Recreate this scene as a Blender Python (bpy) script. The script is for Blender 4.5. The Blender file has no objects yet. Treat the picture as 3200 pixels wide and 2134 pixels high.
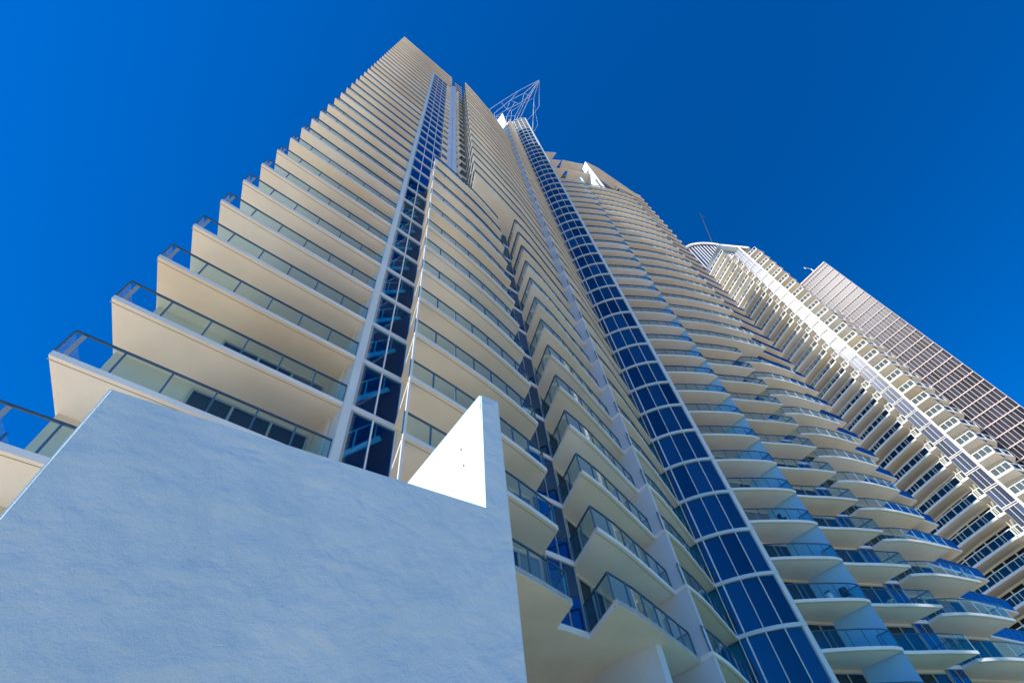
import bpy, bmesh, math, random
from mathutils import Matrix, Vector
random.seed(7)
S = bpy.context.scene
COL = S.collection

# ------------------------------------------------------------------ camera
cam_d = bpy.data.cameras.new("camera")
cam_d.sensor_width = 36.0
cam_d.lens = 1545.0 / 3200.0 * 36.0
cam_d.clip_start = 0.1
cam_d.clip_end = 6000.0
cam = bpy.data.objects.new("camera", cam_d)
COL.objects.link(cam)
cr = ((0.7662214669351621, -0.4794784999278851, -0.42779087380942726),
      (-0.6357211596186413, -0.6626275788564462, -0.39595870864519994),
      (-0.0936123433146413, 0.5753477729562785, -0.8125341034894435))
cam.matrix_world = Matrix((
    (cr[0][0], cr[0][1], cr[0][2], 0.0),
    (cr[1][0], cr[1][1], cr[1][2], 0.0),
    (cr[2][0], cr[2][1], cr[2][2], 1.6),
    (0, 0, 0, 1)))
S.camera = cam

# ------------------------------------------------------------------ light
SUN_EL = math.radians(42.0)
SUN_DIR = Vector((-1.0, 0.10, 0.0)).normalized() * math.cos(SUN_EL)
SUN_DIR.z = math.sin(SUN_EL)
world = bpy.data.worlds.new("World")
S.world = world
world.use_nodes = True
wn = world.node_tree.nodes
wl = world.node_tree.links
wn.clear()
w_out = wn.new("ShaderNodeOutputWorld")
w_bg = wn.new("ShaderNodeBackground")
w_sky = wn.new("ShaderNodeTexSky")
w_sky.sky_type = 'NISHITA'
w_sky.sun_disc = False
w_sky.sun_elevation = SUN_EL
w_sky.sun_rotation = math.atan2(SUN_DIR.x, SUN_DIR.y)
w_sky.altitude = 0
w_sky.air_density = 1.0
w_sky.dust_density = 0.0
w_sky.ozone_density = 4.0
w_hsv = wn.new("ShaderNodeHueSaturation")
w_hsv.inputs['Saturation'].default_value = 1.4
w_hsv.inputs['Hue'].default_value = 0.5
w_hsv.inputs['Value'].default_value = 1.0
w_bg.inputs['Strength'].default_value = 0.098
wl.new(w_sky.outputs[0], w_hsv.inputs['Color'])
w_tint = wn.new("ShaderNodeMix")
w_tint.data_type = 'RGBA'
w_tint.blend_type = 'MULTIPLY'
w_tint.inputs[0].default_value = 1.0
w_tint.inputs[7].default_value = (0.10, 1.02, 1.36, 1.0)
wl.new(w_hsv.outputs[0], w_tint.inputs[6])
wl.new(w_tint.outputs[2], w_bg.inputs['Color'])
wl.new(w_bg.outputs[0], w_out.inputs['Surface'])

sun_d = bpy.data.lights.new("sun", 'SUN')
sun_d.energy = 5.0
sun_d.angle = math.radians(0.5)
sun_d.color = (1.0, 0.93, 0.82)
sun = bpy.data.objects.new("sun", sun_d)
COL.objects.link(sun)
sun.location = (-60, 0, 120)
sun.rotation_euler = SUN_DIR.to_track_quat('Z', 'Y').to_euler()

S.view_settings.view_transform = 'Standard'
S.view_settings.look = 'None'
S.view_settings.exposure = 0.42
S.view_settings.gamma = 1.0
S.view_settings.use_curve_mapping = False
S.cycles.max_bounces = 8
S.cycles.diffuse_bounces = 5
S.cycles.glossy_bounces = 4
S.cycles.transparent_max_bounces = 24
S.cycles.use_denoising = True

# ------------------------------------------------------------------ materials
def new_mat(name):
    m = bpy.data.materials.new(name)
    m.use_nodes = True
    nt = m.node_tree
    nt.nodes.clear()
    out = nt.nodes.new("ShaderNodeOutputMaterial")
    return m, nt, out

def N(nt, t, **kw):
    n = nt.nodes.new(t)
    for k, v in kw.items():
        if k in n.inputs.keys():
            n.inputs[k].default_value = v
        else:
            setattr(n, k, v)
    return n

def plaster(name, c0, c1, scale=0.6, rough=0.75, bump=0.15, bscale=9.0, vary=0.06, streak=0.0):
    """painted render: two close tones in broad patches, fine grain relief, a slight tone per object"""
    m, nt, out = new_mat(name)
    p = N(nt, "ShaderNodeBsdfPrincipled", Roughness=rough)
    geo = N(nt, "ShaderNodeNewGeometry")
    n1 = N(nt, "ShaderNodeTexNoise", Scale=scale, Detail=5.0, Roughness=0.6)
    nt.links.new(geo.outputs['Position'], n1.inputs['Vector'])
    mix = N(nt, "ShaderNodeMix", data_type='RGBA')
    mix.inputs[6].default_value = (*c0, 1)
    mix.inputs[7].default_value = (*c1, 1)
    ramp = N(nt, "ShaderNodeMapRange")
    ramp.inputs[1].default_value = 0.35
    ramp.inputs[2].default_value = 0.65
    nt.links.new(n1.outputs[0], ramp.inputs[0])
    nt.links.new(ramp.outputs[0], mix.inputs[0])
    oi = N(nt, "ShaderNodeObjectInfo")
    mr = N(nt, "ShaderNodeMapRange")
    mr.inputs[3].default_value = 1.0 - vary
    mr.inputs[4].default_value = 1.0 + vary
    nt.links.new(oi.outputs['Random'], mr.inputs[0])
    hsv = N(nt, "ShaderNodeHueSaturation")
    nt.links.new(mr.outputs[0], hsv.inputs['Value'])
    mr2 = N(nt, "ShaderNodeMapRange")
    mr2.inputs[3].default_value = 0.55
    mr2.inputs[4].default_value = 1.4
    mth = N(nt, "ShaderNodeMath", operation='FRACT')
    mth2 = N(nt, "ShaderNodeMath", operation='MULTIPLY')
    mth2.inputs[1].default_value = 17.3
    nt.links.new(oi.outputs['Random'], mth2.inputs[0])
    nt.links.new(mth2.outputs[0], mth.inputs[0])
    nt.links.new(mth.outputs[0], mr2.inputs[0])
    nt.links.new(mr2.outputs[0], hsv.inputs['Saturation'])
    nt.links.new(mix.outputs[2], hsv.inputs['Color'])
    nt.links.new(hsv.outputs[0], p.inputs['Base Color'])
    n2 = N(nt, "ShaderNodeTexNoise", Scale=bscale, Detail=6.0, Roughness=0.65)
    nt.links.new(geo.outputs['Position'], n2.inputs['Vector'])
    b = N(nt, "ShaderNodeBump", Strength=bump, Distance=0.02)
    nt.links.new(n2.outputs[0], b.inputs['Height'])
    nt.links.new(b.outputs[0], p.inputs['Normal'])
    nt.links.new(p.outputs[0], out.inputs[0])
    return m

def simple(name, c, rough=0.5, metal=0.0, spec=0.5, vary=0.0):
    m, nt, out = new_mat(name)
    p = N(nt, "ShaderNodeBsdfPrincipled", Roughness=rough, Metallic=metal)
    p.inputs['Specular IOR Level'].default_value = spec
    geo = N(nt, "ShaderNodeNewGeometry")
    n1 = N(nt, "ShaderNodeTexNoise", Scale=2.5, Detail=4.0)
    nt.links.new(geo.outputs['Position'], n1.inputs['Vector'])
    mr = N(nt, "ShaderNodeMapRange")
    mr.inputs[3].default_value = 0.85
    mr.inputs[4].default_value = 1.15
    nt.links.new(n1.outputs[0], mr.inputs[0])
    hsv = N(nt, "ShaderNodeHueSaturation")
    hsv.inputs['Color'].default_value = (*c, 1)
    nt.links.new(mr.outputs[0], hsv.inputs['Value'])
    nt.links.new(hsv.outputs[0], p.inputs['Base Color'])
    nt.links.new(p.outputs[0], out.inputs[0])
    return m

def coated_glass(name, body, tint, fac, rough=0.02, vary=0.35, wob=0.0, edge=0.5):
    """solar-control pane: dark body seen through a tinted mirror coating; each pane a little different"""
    m, nt, out = new_mat(name)
    d = N(nt, "ShaderNodeBsdfDiffuse")
    g = N(nt, "ShaderNodeBsdfGlossy", Roughness=rough)
    g.inputs['Color'].default_value = (*tint, 1)
    oi = N(nt, "ShaderNodeObjectInfo")
    mr = N(nt, "ShaderNodeMapRange")
    mr.inputs[3].default_value = 1.0 - vary
    mr.inputs[4].default_value = 1.0 + vary
    nt.links.new(oi.outputs['Random'], mr.inputs[0])
    hsv = N(nt, "ShaderNodeHueSaturation")
    hsv.inputs['Color'].default_value = (*body, 1)
    nt.links.new(mr.outputs[0], hsv.inputs['Value'])
    nt.links.new(hsv.outputs[0], d.inputs['Color'])
    lw = N(nt, "ShaderNodeLayerWeight", Blend=0.5)
    pw = N(nt, "ShaderNodeMath", operation='POWER')
    pw.inputs[1].default_value = 4.0
    nt.links.new(lw.outputs['Facing'], pw.inputs[0])
    fr = N(nt, "ShaderNodeMapRange")
    fr.inputs[3].default_value = fac
    fr.inputs[4].default_value = min(1.0, fac + edge)
    nt.links.new(pw.outputs[0], fr.inputs[0])
    mx = N(nt, "ShaderNodeMixShader")
    nt.links.new(fr.outputs[0], mx.inputs[0])
    nt.links.new(d.outputs[0], mx.inputs[1])
    nt.links.new(g.outputs[0], mx.inputs[2])
    if wob > 0:
        geo = N(nt, "ShaderNodeNewGeometry")
        n1 = N(nt, "ShaderNodeTexNoise", Scale=0.5, Detail=2.0)
        nt.links.new(geo.outputs['Position'], n1.inputs['Vector'])
        b = N(nt, "ShaderNodeBump", Strength=wob, Distance=0.05)
        nt.links.new(n1.outputs[0], b.inputs['Height'])
        nt.links.new(b.outputs[0], g.inputs['Normal'])
    nt.links.new(mx.outputs[0], out.inputs[0])
    return m

def clear_glass(name, tint, refl=0.06, top=0.75, sheen=(0.9, 0.97, 1.0)):
    m, nt, out = new_mat(name)
    t = N(nt, "ShaderNodeBsdfTransparent")
    t.inputs['Color'].default_value = (*tint, 1)
    g = N(nt, "ShaderNodeBsdfGlossy", Roughness=0.01)
    g.inputs['Color'].default_value = (*sheen, 1)
    lw = N(nt, "ShaderNodeLayerWeight", Blend=0.5)
    pw = N(nt, "ShaderNodeMath", operation='POWER')
    pw.inputs[1].default_value = 4.0
    nt.links.new(lw.outputs['Facing'], pw.inputs[0])
    fr = N(nt, "ShaderNodeMapRange")
    fr.inputs[3].default_value = refl
    fr.inputs[4].default_value = top
    nt.links.new(pw.outputs[0], fr.inputs[0])
    mx = N(nt, "ShaderNodeMixShader")
    nt.links.new(fr.outputs[0], mx.inputs[0])
    nt.links.new(t.outputs[0], mx.inputs[1])
    nt.links.new(g.outputs[0], mx.inputs[2])
    nt.links.new(mx.outputs[0], out.inputs[0])
    return m

M = {}
M['fascia'] = plaster("white_slab_paint", (0.80, 0.80, 0.79), (0.74, 0.74, 0.73), 0.7, 0.6, 0.05, 14)
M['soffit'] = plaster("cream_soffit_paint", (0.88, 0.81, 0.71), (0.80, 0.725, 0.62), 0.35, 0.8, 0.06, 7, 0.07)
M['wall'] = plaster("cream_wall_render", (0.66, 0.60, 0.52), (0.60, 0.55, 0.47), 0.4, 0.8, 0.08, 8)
M['blade'] = plaster("pale_blue_column_render", (0.50, 0.57, 0.72), (0.46, 0.53, 0.68), 0.4, 0.7, 0.06, 8, 0.0)
M['blade_right'] = plaster("sky_blue_column_render", (0.38, 0.63, 0.88), (0.34, 0.58, 0.84), 0.4, 0.6, 0.06, 8, 0.0)
M['ring'] = plaster('pale_blue_ring_paint', (0.54, 0.64, 0.70), (0.50, 0.60, 0.66), 0.5, 0.6, 0.05, 8, 0.0)
M['pier'] = plaster("white_pier_paint", (0.78, 0.78, 0.78), (0.72, 0.72, 0.72), 0.5, 0.6, 0.05, 8, 0.0)
M['metal'] = simple("grey_rail_metal", (0.05, 0.10, 0.16), 0.4, 0.2)
M['post'] = simple("brushed_post_metal", (0.06, 0.16, 0.24), 0.45, 0.2)
M['frame'] = simple("window_frame_paint", (0.30, 0.35, 0.38), 0.5)
M['whiteframe'] = simple("white_frame_paint", (0.72, 0.73, 0.75), 0.5)
M['rail_glass'] = clear_glass("railing_glass", (0.67, 0.90, 0.94), 0.06, 0.85)
M["t2_rail"] = clear_glass("tower_railing_glass", (0.62, 0.72, 0.72), 0.05, 0.7, (0.75, 0.82, 0.8))
M['stair_glass'] = clear_glass("stairwell_glass", (0.30, 0.70, 0.85), 0.02, 0.35, (0.5, 0.7, 1.0))
M['dark_glass'] = coated_glass("dark_balcony_glass", (0.006, 0.018, 0.035), (0.55, 0.72, 0.85), 0.10, 0.02)
M['bay_glass'] = coated_glass("blue_bay_glass", (0.004, 0.030, 0.085), (0.30, 0.60, 0.80), 0.12, 0.02, 0.75, 0.08)
M['curtain_glass'] = coated_glass('glass_over_pale_curtain', (0.16, 0.17, 0.17), (0.6, 0.75, 0.85), 0.08, 0.02, 0.5)
M['strip_glass'] = coated_glass("blue_strip_glass", (0.003, 0.022, 0.09), (0.35, 0.60, 0.95), 0.22, 0.02, 0.4)
M['stair'] = simple("pale_stair_paint", (0.80, 0.90, 0.92), 0.5)
M['interior'] = plaster("stairwell_interior", (0.05, 0.27, 0.50), (0.04, 0.24, 0.46), 0.5, 0.8, 0.02, 6, 0.0)
M['lattice'] = simple("white_lattice_steel", (0.70, 0.70, 0.72), 0.45, 0.2)
M['t2_wall'] = plaster("tower_beige_soffit", (0.74, 0.69, 0.60), (0.67, 0.61, 0.52), 0.25, 0.8, 0.05, 6, 0.13)
M['t2_white'] = plaster("tower_white_paint", (0.80, 0.79, 0.77), (0.75, 0.74, 0.72), 0.3, 0.6, 0.04, 6, 0.03)
M['t2_glass'] = coated_glass("tower_strip_glass", (0.05, 0.07, 0.12), (0.75, 0.80, 0.92), 0.02, 0.24, 0.4, 0.15, 0.4)
M['t2_dark'] = coated_glass("tower_balcony_glass", (0.010, 0.018, 0.022), (0.6, 0.7, 0.75), 0.04, 0.05, 0.4, 0.0, 0.5)
M['t3_glass'] = coated_glass("office_tower_glass", (0.035, 0.038, 0.055), (0.70, 0.72, 0.80), 0.004, 0.24, 0.5, 0.1, 0.3)
M['t3_frame'] = simple("office_tower_frame", (0.54, 0.45, 0.44), 0.6)
M['t3_core'] = simple("office_tower_core", (0.05, 0.05, 0.06), 0.8)
M['ink'] = simple("dark_steel", (0.05, 0.07, 0.08), 0.5, 0.3)
M['groove'] = simple('weathered_groove', (0.36, 0.32, 0.27), 0.9)
M['rust'] = simple("rusty_fixing", (0.30, 0.13, 0.06), 0.8)
M['dark_fabric'] = simple("dark_chair_fabric", (0.03, 0.04, 0.06), 0.8)
M['white_pot'] = simple("white_glazed_pot", (0.8, 0.8, 0.78), 0.4)
M['leaf'] = simple("leaf_green", (0.05, 0.09, 0.03), 0.7)

# trowelled stucco of the near wall
def trowel():
    m, nt, out = new_mat("trowelled_white_stucco")
    p = N(nt, "ShaderNodeBsdfPrincipled", Roughness=0.7)
    geo = N(nt, "ShaderNodeNewGeometry")
    n0 = N(nt, "ShaderNodeTexNoise", Scale=1.3, Detail=6.0, Roughness=0.62)
    nt.links.new(geo.outputs['Position'], n0.inputs['Vector'])
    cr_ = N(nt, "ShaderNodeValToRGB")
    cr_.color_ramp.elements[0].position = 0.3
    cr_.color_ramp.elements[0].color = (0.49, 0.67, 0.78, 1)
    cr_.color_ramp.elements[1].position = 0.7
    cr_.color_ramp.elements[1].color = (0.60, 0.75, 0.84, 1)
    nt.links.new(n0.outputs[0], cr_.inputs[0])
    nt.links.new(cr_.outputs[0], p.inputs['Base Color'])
    mp = N(nt, "ShaderNodeMapping")
    mp.inputs['Scale'].default_value = (1.0, 1.0, 1.35)
    mp.inputs["Rotation"].default_value = (0, 0.06, 0)
    nt.links.new(geo.outputs['Position'], mp.inputs[0])
    n1 = N(nt, "ShaderNodeTexNoise", Scale=1.7, Detail=3.0, Roughness=0.45, Distortion=0.35)
    n2 = N(nt, "ShaderNodeTexNoise", Scale=5.5, Detail=9.0, Roughness=0.58, Distortion=0.25)
    n3 = N(nt, "ShaderNodeTexNoise", Scale=60.0, Detail=5.0, Roughness=0.7)
    nt.links.new(mp.outputs[0], n1.inputs['Vector'])
    nt.links.new(mp.outputs[0], n2.inputs['Vector'])
    nt.links.new(geo.outputs['Position'], n3.inputs['Vector'])
    mp2 = N(nt, "ShaderNodeMapping")
    mp2.inputs['Scale'].default_value = (0.55, 1.0, 1.8)
    nt.links.new(geo.outputs['Position'], mp2.inputs[0])
    n4 = N(nt, "ShaderNodeTexNoise", noise_type='RIDGED_MULTIFRACTAL', Scale=1.15, Detail=4.0, Roughness=0.5, Distortion=0.5)
    nt.links.new(mp2.outputs[0], n4.inputs['Vector'])
    rg = N(nt, "ShaderNodeMapRange")
    rg.inputs[1].default_value = 0.9
    rg.inputs[2].default_value = 1.5
    rg.inputs[4].default_value = 0.42
    nt.links.new(n4.outputs[0], rg.inputs[0])
    a = N(nt, "ShaderNodeMath", operation='MULTIPLY_ADD')
    a.inputs[1].default_value = 0.20
    nt.links.new(n2.outputs[0], a.inputs[0])
    n1s = N(nt, 'ShaderNodeMath', operation='MULTIPLY')
    n1s.inputs[1].default_value = 0.75
    nt.links.new(n1.outputs[0], n1s.inputs[0])
    nt.links.new(n1s.outputs[0], a.inputs[2])
    b_ = N(nt, "ShaderNodeMath", operation='MULTIPLY_ADD')
    b_.inputs[1].default_value = 0.09
    nt.links.new(n3.outputs[0], b_.inputs[0])
    a2 = N(nt, "ShaderNodeMath", operation='ADD')
    nt.links.new(a.outputs[0], a2.inputs[0])
    nt.links.new(rg.outputs[0], a2.inputs[1])
    nt.links.new(a2.outputs[0], b_.inputs[2])
    b = N(nt, "ShaderNodeBump", Strength=0.9, Distance=0.13)
    nt.links.new(b_.outputs[0], b.inputs['Height'])
    nt.links.new(b.outputs[0], p.inputs['Normal'])
    nt.links.new(p.outputs[0], out.inputs[0])
    return m
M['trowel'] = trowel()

def ground_mat():
    m, nt, out = new_mat("pale_sand_and_paving")
    p = N(nt, "ShaderNodeBsdfPrincipled", Roughness=0.9)
    geo = N(nt, "ShaderNodeNewGeometry")
    n0 = N(nt, "ShaderNodeTexNoise", Scale=0.15, Detail=8.0, Roughness=0.65)
    nt.links.new(geo.outputs['Position'], n0.inputs['Vector'])
    c = N(nt, "ShaderNodeValToRGB")
    c.color_ramp.elements[0].color = (0.53, 0.44, 0.32, 1)
    c.color_ramp.elements[1].color = (0.64, 0.54, 0.40, 1)
    nt.links.new(n0.outputs[0], c.inputs[0])
    nt.links.new(c.outputs[0], p.inputs['Base Color'])
    nt.links.new(p.outputs[0], out.inputs[0])
    return m
M['ground'] = ground_mat()
M['dark_bounce_sheet'] = simple('dark_green_bounce_colour', (0.06, 0.11, 0.04), 0.9)  # dark green for the added sheet that dims the ground bounce
M['teal_bounce'] = simple('turquoise_bounce_colour', (0.10, 0.36, 0.38), 0.15)  # turquoise for the added sheet that tints the ground bounce

# ------------------------------------------------------------------ mesh helpers
class MB:
    """collects faces with material slots and links them as one mesh object"""
    def __init__(self):
        self.v, self.f, self.mi, self.mats = [], [], [], []
    def slot(self, m):
        if m not in self.mats:
            self.mats.append(m)
        return self.mats.index(m)
    def add(self, verts, faces, mats):
        o = len(self.v)
        self.v += [tuple(p) for p in verts]
        for i, f in enumerate(faces):
            self.f.append([o + j for j in f])
            self.mi.append(self.slot(mats[i] if isinstance(mats, (list, tuple)) else mats))
    def prism(self, pts, z0, z1, side, bottom=None, top=None):
        """pts: plan polygon, any winding"""
        a = sum(pts[i][0] * pts[(i + 1) % len(pts)][1] - pts[(i + 1) % len(pts)][0] * pts[i][1] for i in range(len(pts)))
        if a < 0:
            pts = pts[::-1]
        n = len(pts)
        zz0 = z0 if isinstance(z0, (list, tuple)) else [z0] * n
        zz1 = z1 if isinstance(z1, (list, tuple)) else [z1] * n
        vs = [(p[0], p[1], zz0[i]) for i, p in enumerate(pts)] + [(p[0], p[1], zz1[i]) for i, p in enumerate(pts)]
        fs = [[i, (i + 1) % n, n + (i + 1) % n, n + i] for i in range(n)]
        ms = [side] * n
        fs.append(list(range(n))[::-1]); ms.append(bottom or side)
        fs.append([n + i for i in range(n)]); ms.append(top or side)
        self.add(vs, fs, ms)
    def bar(self, a, b, w, h, m, up=(0, 0, 1)):
        """square bar from a to b (centre line), w across, h along 'up'"""
        a, b = Vector(a), Vector(b)
        d = (b - a).normalized()
        u = Vector(up)
        s = d.cross(u)
        if s.length < 1e-6:
            s = d.cross(Vector((1, 0, 0)))
        s.normalize()
        u = s.cross(d).normalized()
        s *= w / 2; u *= h / 2
        vs = [a - s - u, a + s - u, a + s + u, a - s + u, b - s - u, b + s - u, b + s + u, b - s + u]
        fs = [[0, 3, 2, 1], [4, 5, 6, 7], [0, 1, 5, 4], [1, 2, 6, 5], [2, 3, 7, 6], [3, 0, 4, 7]]
        self.add(vs, fs, m)
    def tube(self, a, b, r, m, n=6, r2=None):
        a, b = Vector(a), Vector(b)
        d = (b - a).normalized()
        s = d.cross(Vector((0.3, 0.1, 1))).normalized()
        u = s.cross(d)
        r2 = r if r2 is None else r2
        vs = [a + (s * math.cos(t) + u * math.sin(t)) * r for t in [2 * math.pi * i / n for i in range(n)]]
        vs += [b + (s * math.cos(t) + u * math.sin(t)) * r2 for t in [2 * math.pi * i / n for i in range(n)]]
        fs = [[i, (i + 1) % n, n + (i + 1) % n, n + i] for i in range(n)]
        fs += [list(range(n))[::-1], [n + i for i in range(n)]]
        self.add(vs, fs, m)
    def build(self, name, parent=None, **props):
        me = bpy.data.meshes.new(name)
        me.from_pydata(self.v, [], self.f)
        for m in self.mats:
            me.materials.append(m)
        me.polygons.foreach_set('material_index', self.mi)
        me.update()
        o = bpy.data.objects.new(name, me)
        COL.objects.link(o)
        if parent is not None:
            o.parent = parent
        for k, v in props.items():
            o[k] = v
        return o

def thing(name, label, cat, loc=(0, 0, 0), group=None):
    o = bpy.data.objects.new(name, None)
    COL.objects.link(o)
    o.location = loc
    o['label'] = label
    o['category'] = cat
    if group:
        o['group'] = group
    return o

PITCH = 3.05
def hz(k):                      # soffit height of level k of the near tower
    return 1.6 + PITCH * (3.911 + k)
def lev(l):
    return 1.6 + PITCH * l

def lerp2(a, b, t):
    return (a[0] + (b[0] - a[0]) * t, a[1] + (b[1] - a[1]) * t)

def plen(p):
    return [math.dist(p[i], p[i + 1]) for i in range(len(p) - 1)]

def along(p, d):
    for i, l in enumerate(plen(p)):
        if d <= l or i == len(p) - 2:
            return lerp2(p[i], p[i + 1], d / l if l else 0)
        d -= l

def smooth(p, per=4):
    """Catmull-Rom through plan points"""
    q = []
    for i in range(len(p) - 1):
        a = p[max(i - 1, 0)]; b = p[i]; c = p[i + 1]; d = p[min(i + 2, len(p) - 1)]
        for s in range(per):
            t = s / per
            q.append(tuple(0.5 * (2 * b[j] + (c[j] - a[j]) * t + (2 * a[j] - 5 * b[j] + 4 * c[j] - d[j]) * t * t
                                  + (-a[j] + 3 * b[j] - 3 * c[j] + d[j]) * t ** 3) for j in (0, 1)))
    q.append(p[-1])
    return q

def offset_in(p, d, side):
    """shift an open plan line by d to its left (+) or right (-)"""
    out = []
    for i in range(len(p)):
        a = p[max(i - 1, 0)]; b = p[min(i + 1, len(p) - 1)]
        t = Vector((b[0] - a[0], b[1] - a[1])).normalized()
        out.append((p[i][0] - t.y * d * side, p[i][1] + t.x * d * side))
    return out

# ================================================================== ground
g = MB()
g.add([(-3000, -3000, 0), (3000, -3000, 0), (3000, 3000, 0), (-3000, 3000, 0)], [[0, 1, 2, 3]], M['ground'])
g.build("ground", kind="structure")
g = MB()
g.add([(9, -16, 0.008), (75, -30, 0.008), (75, 32, 0.008), (40, 32, 0.008), (9, 32, 0.008)], [[0, 1, 2, 3, 4]], M['dark_bounce_sheet'])  # unseen dark green sheet, added to cut the warm bounce onto the soffits
g.build("dark_bounce_sheet", kind="structure")
g = MB()
g.add([(13, -6, 0.016), (60, -16, 0.016), (60, 0, 0.016), (38, 5, 0.016), (13, 7.5, 0.016)], [[0, 1, 2, 3, 4]], M['teal_bounce'])  # unseen turquoise sheet, added to throw teal bounce on the right wing's soffits
g.build("teal_bounce_sheet", kind="structure")

# ================================================================== near tower
tower = thing("apartment_tower", "huge cream apartment tower with stacked glass railed balconies and a blue glass bay", "building")

# ---- plan lines (metres, seen from the camera the facade runs left to right)
B1 = [(-3.75, 13.6), (4.42, 13.6)]
B1U = [(-3.75, 13.6), (9.1, 13.6)]
B2 = smooth([(5.78, 10.92), (7.4, 11.02), (9.8, 11.25), (11.9, 11.58), (13.93, 12.0)], 2)
A_ = smooth([(15.4, 11.13), (17.2, 11.42), (18.9, 11.83), (20.85, 12.32), (22.68, 12.8)], 2)
AU = smooth([(9.92, 10.35), (12.6, 10.68), (15.4, 11.13), (17.2, 11.42), (18.9, 11.83), (20.85, 12.32), (22.68, 12.8)], 2)
B_ = smooth([(22.65, 12.04), (24.5, 12.44), (26.88, 13.17), (30.2, 14.25)], 2)
BAY = smooth([(30.2, 14.25), (30.55, 13.37), (31.08, 12.5), (31.72, 11.78), (32.5, 11.15)], 4)
C_ = smooth([(35.2, 14.2), (36.75, 12.62), (38.3, 11.52), (39.9, 10.52), (41.2, 9.82), (42.0, 9.6)], 2)
D_ = smooth([(42.45, 9.9), (43.85, 9.18), (45.65, 8.15), (48.1, 7.0)], 2)
DU = smooth([(42.45, 9.9), (43.85, 9.18), (45.65, 8.15), (48.1, 7.0), (50.6, 5.98), (53.2, 5.1)], 2)
E_ = smooth([(49.55, 7.6), (50.9, 6.66), (53.14, 5.68), (56.6, 4.65)], 2)
F_ = [(57.8, 6.95), (62.0, 5.95), (66.6, 4.87)]

BACK = {
    'B1': [(-2.72, 17.0), (4.42, 17.0)],
    'B1U': [(-2.72, 17.0), (9.1, 17.0)],
    'B2': [(6.85, 13.95), (14.65, 13.95)],
    'A': [(16.5, 13.72), (16.5, 14.0), (22.68, 15.6)],
    'AU': [(11.55, 13.62), (11.7, 14.0), (16.5, 14.0), (22.68, 15.6)],
    'B': [(22.75, 15.4), (30.2, 17.0)],
    'C': [(36.2, 16.1), (39.7, 13.9), (42.15, 12.75)],
    'D': [(42.5, 12.8), (46.0, 10.9), (48.42, 9.75), (48.4, 9.5)],
    'DU': [(42.5, 12.8), (46.0, 10.9), (49.9, 9.1), (53.6, 8.0)],
    'E': [(49.82, 8.8), (50.0, 10.4), (57.5, 7.3)],
    'F': [(58.6, 9.4), (67.4, 7.4)],
}
COLORS = {}

T_SLAB = 0.2
RAIL_H = 1.3       # rail top above the soffit

joined_glass, joined_posts = MB(), MB()
counts = {'glass_panel': 0, 'post': 0}

def cut_line(p, x0=None, x1=None):
    """keep the part of a plan line between two X values"""
    q = []
    for i in range(len(p) - 1):
        a, b = p[i], p[i + 1]
        n = 6
        for s in range(n):
            q.append(lerp2(a, b, s / n))
    q.append(p[-1])
    return [t for t in q if (x0 is None or t[0] >= x0 - 1e-6) and (x1 is None or t[0] <= x1 + 1e-6)]

def balcony(front, back, k, single, rail_left=None, rail_right=None, spacing=1.28, glass='rail_glass', rail=True, bare_left=False):
    """one slab of the tower with its railing: slab > handrail, glass panels, posts"""
    z = hz(k)
    poly = list(front) + list(back)[::-1]
    mb = MB()
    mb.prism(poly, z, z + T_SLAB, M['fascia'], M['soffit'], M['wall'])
    o = mb.build("balcony_slab", tower)
    if single:      # drip groove along the front edge of the soffit
        gl = offset_in(front, 0.16, 1)
        dg = MB()
        for i in range(len(gl) - 1):
            dg.bar((*gl[i], z - 0.004), (*gl[i + 1], z - 0.004), 0.03, 0.008, M['groove'])
        dg.build("drip_groove", o)
    if not rail:
        return o
    line = offset_in(front, 0.10, 1)
    lead = []
    if rail_left is not None:
        lead = [rail_left]
    tail = [rail_right] if rail_right is not None else []
    path = lead + line + tail
    zt = z + RAIL_H
    zs = z + T_SLAB
    hr = MB()
    for i in range(1 if bare_left else 0, len(path) - 1):
        a, b = path[i], path[i + 1]
        hr.bar((*a, zt - 0.035), (*b, zt - 0.035), 0.065 if k < 9 else 0.11, 0.06, M['metal'])
    hr.build("handrail", o)
    # posts and panels along the front and the returns
    runs = []
    if lead:
        runs.append([lead[0], line[0]])
    runs.append(line)
    if tail:
        runs.append([line[-1], tail[0]])
    for r in runs:
        L = sum(plen(r))
        n = max(1, round(L / spacing))
        stops = [along(r, L * i / n) for i in range(n + 1)]
        for i, s in enumerate(stops):
            if i == 0 and r is not runs[0]:
                continue
            q = MB() if single else joined_posts
            q.bar((*s, zs), (*s, zt - 0.06), 0.06, 0.05, M['post'], up=(0, 1, 0))
            if single:
                q.build("post", o)
                counts['post'] += 1
        for i in range(n):
            d0, d1 = L * i / n + 0.04, L * (i + 1) / n - 0.04
            pts = [along(r, d0 + (d1 - d0) * t / 3) for t in range(4)] if len(r) > 2 else [along(r, d0), along(r, d1)]
            q = MB() if single else joined_glass
            vs = [(*p, zs + 0.04) for p in pts] + [(*p, zt - 0.08) for p in pts]
            m = len(pts)
            q.add(vs, [[j, j + 1, m + j + 1, m + j] for j in range(m - 1)], M[glass])
            if single:
                q.build("glass_panel", o)
                counts['glass_panel'] += 1
    return o

def cham(front, c=0.12):
    """small chamfer at the free left corner of a slab"""
    a, b = front[0], front[1]
    t = lerp2(a, b, c / math.dist(a, b))
    return [t] + list(front[1:])

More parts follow.
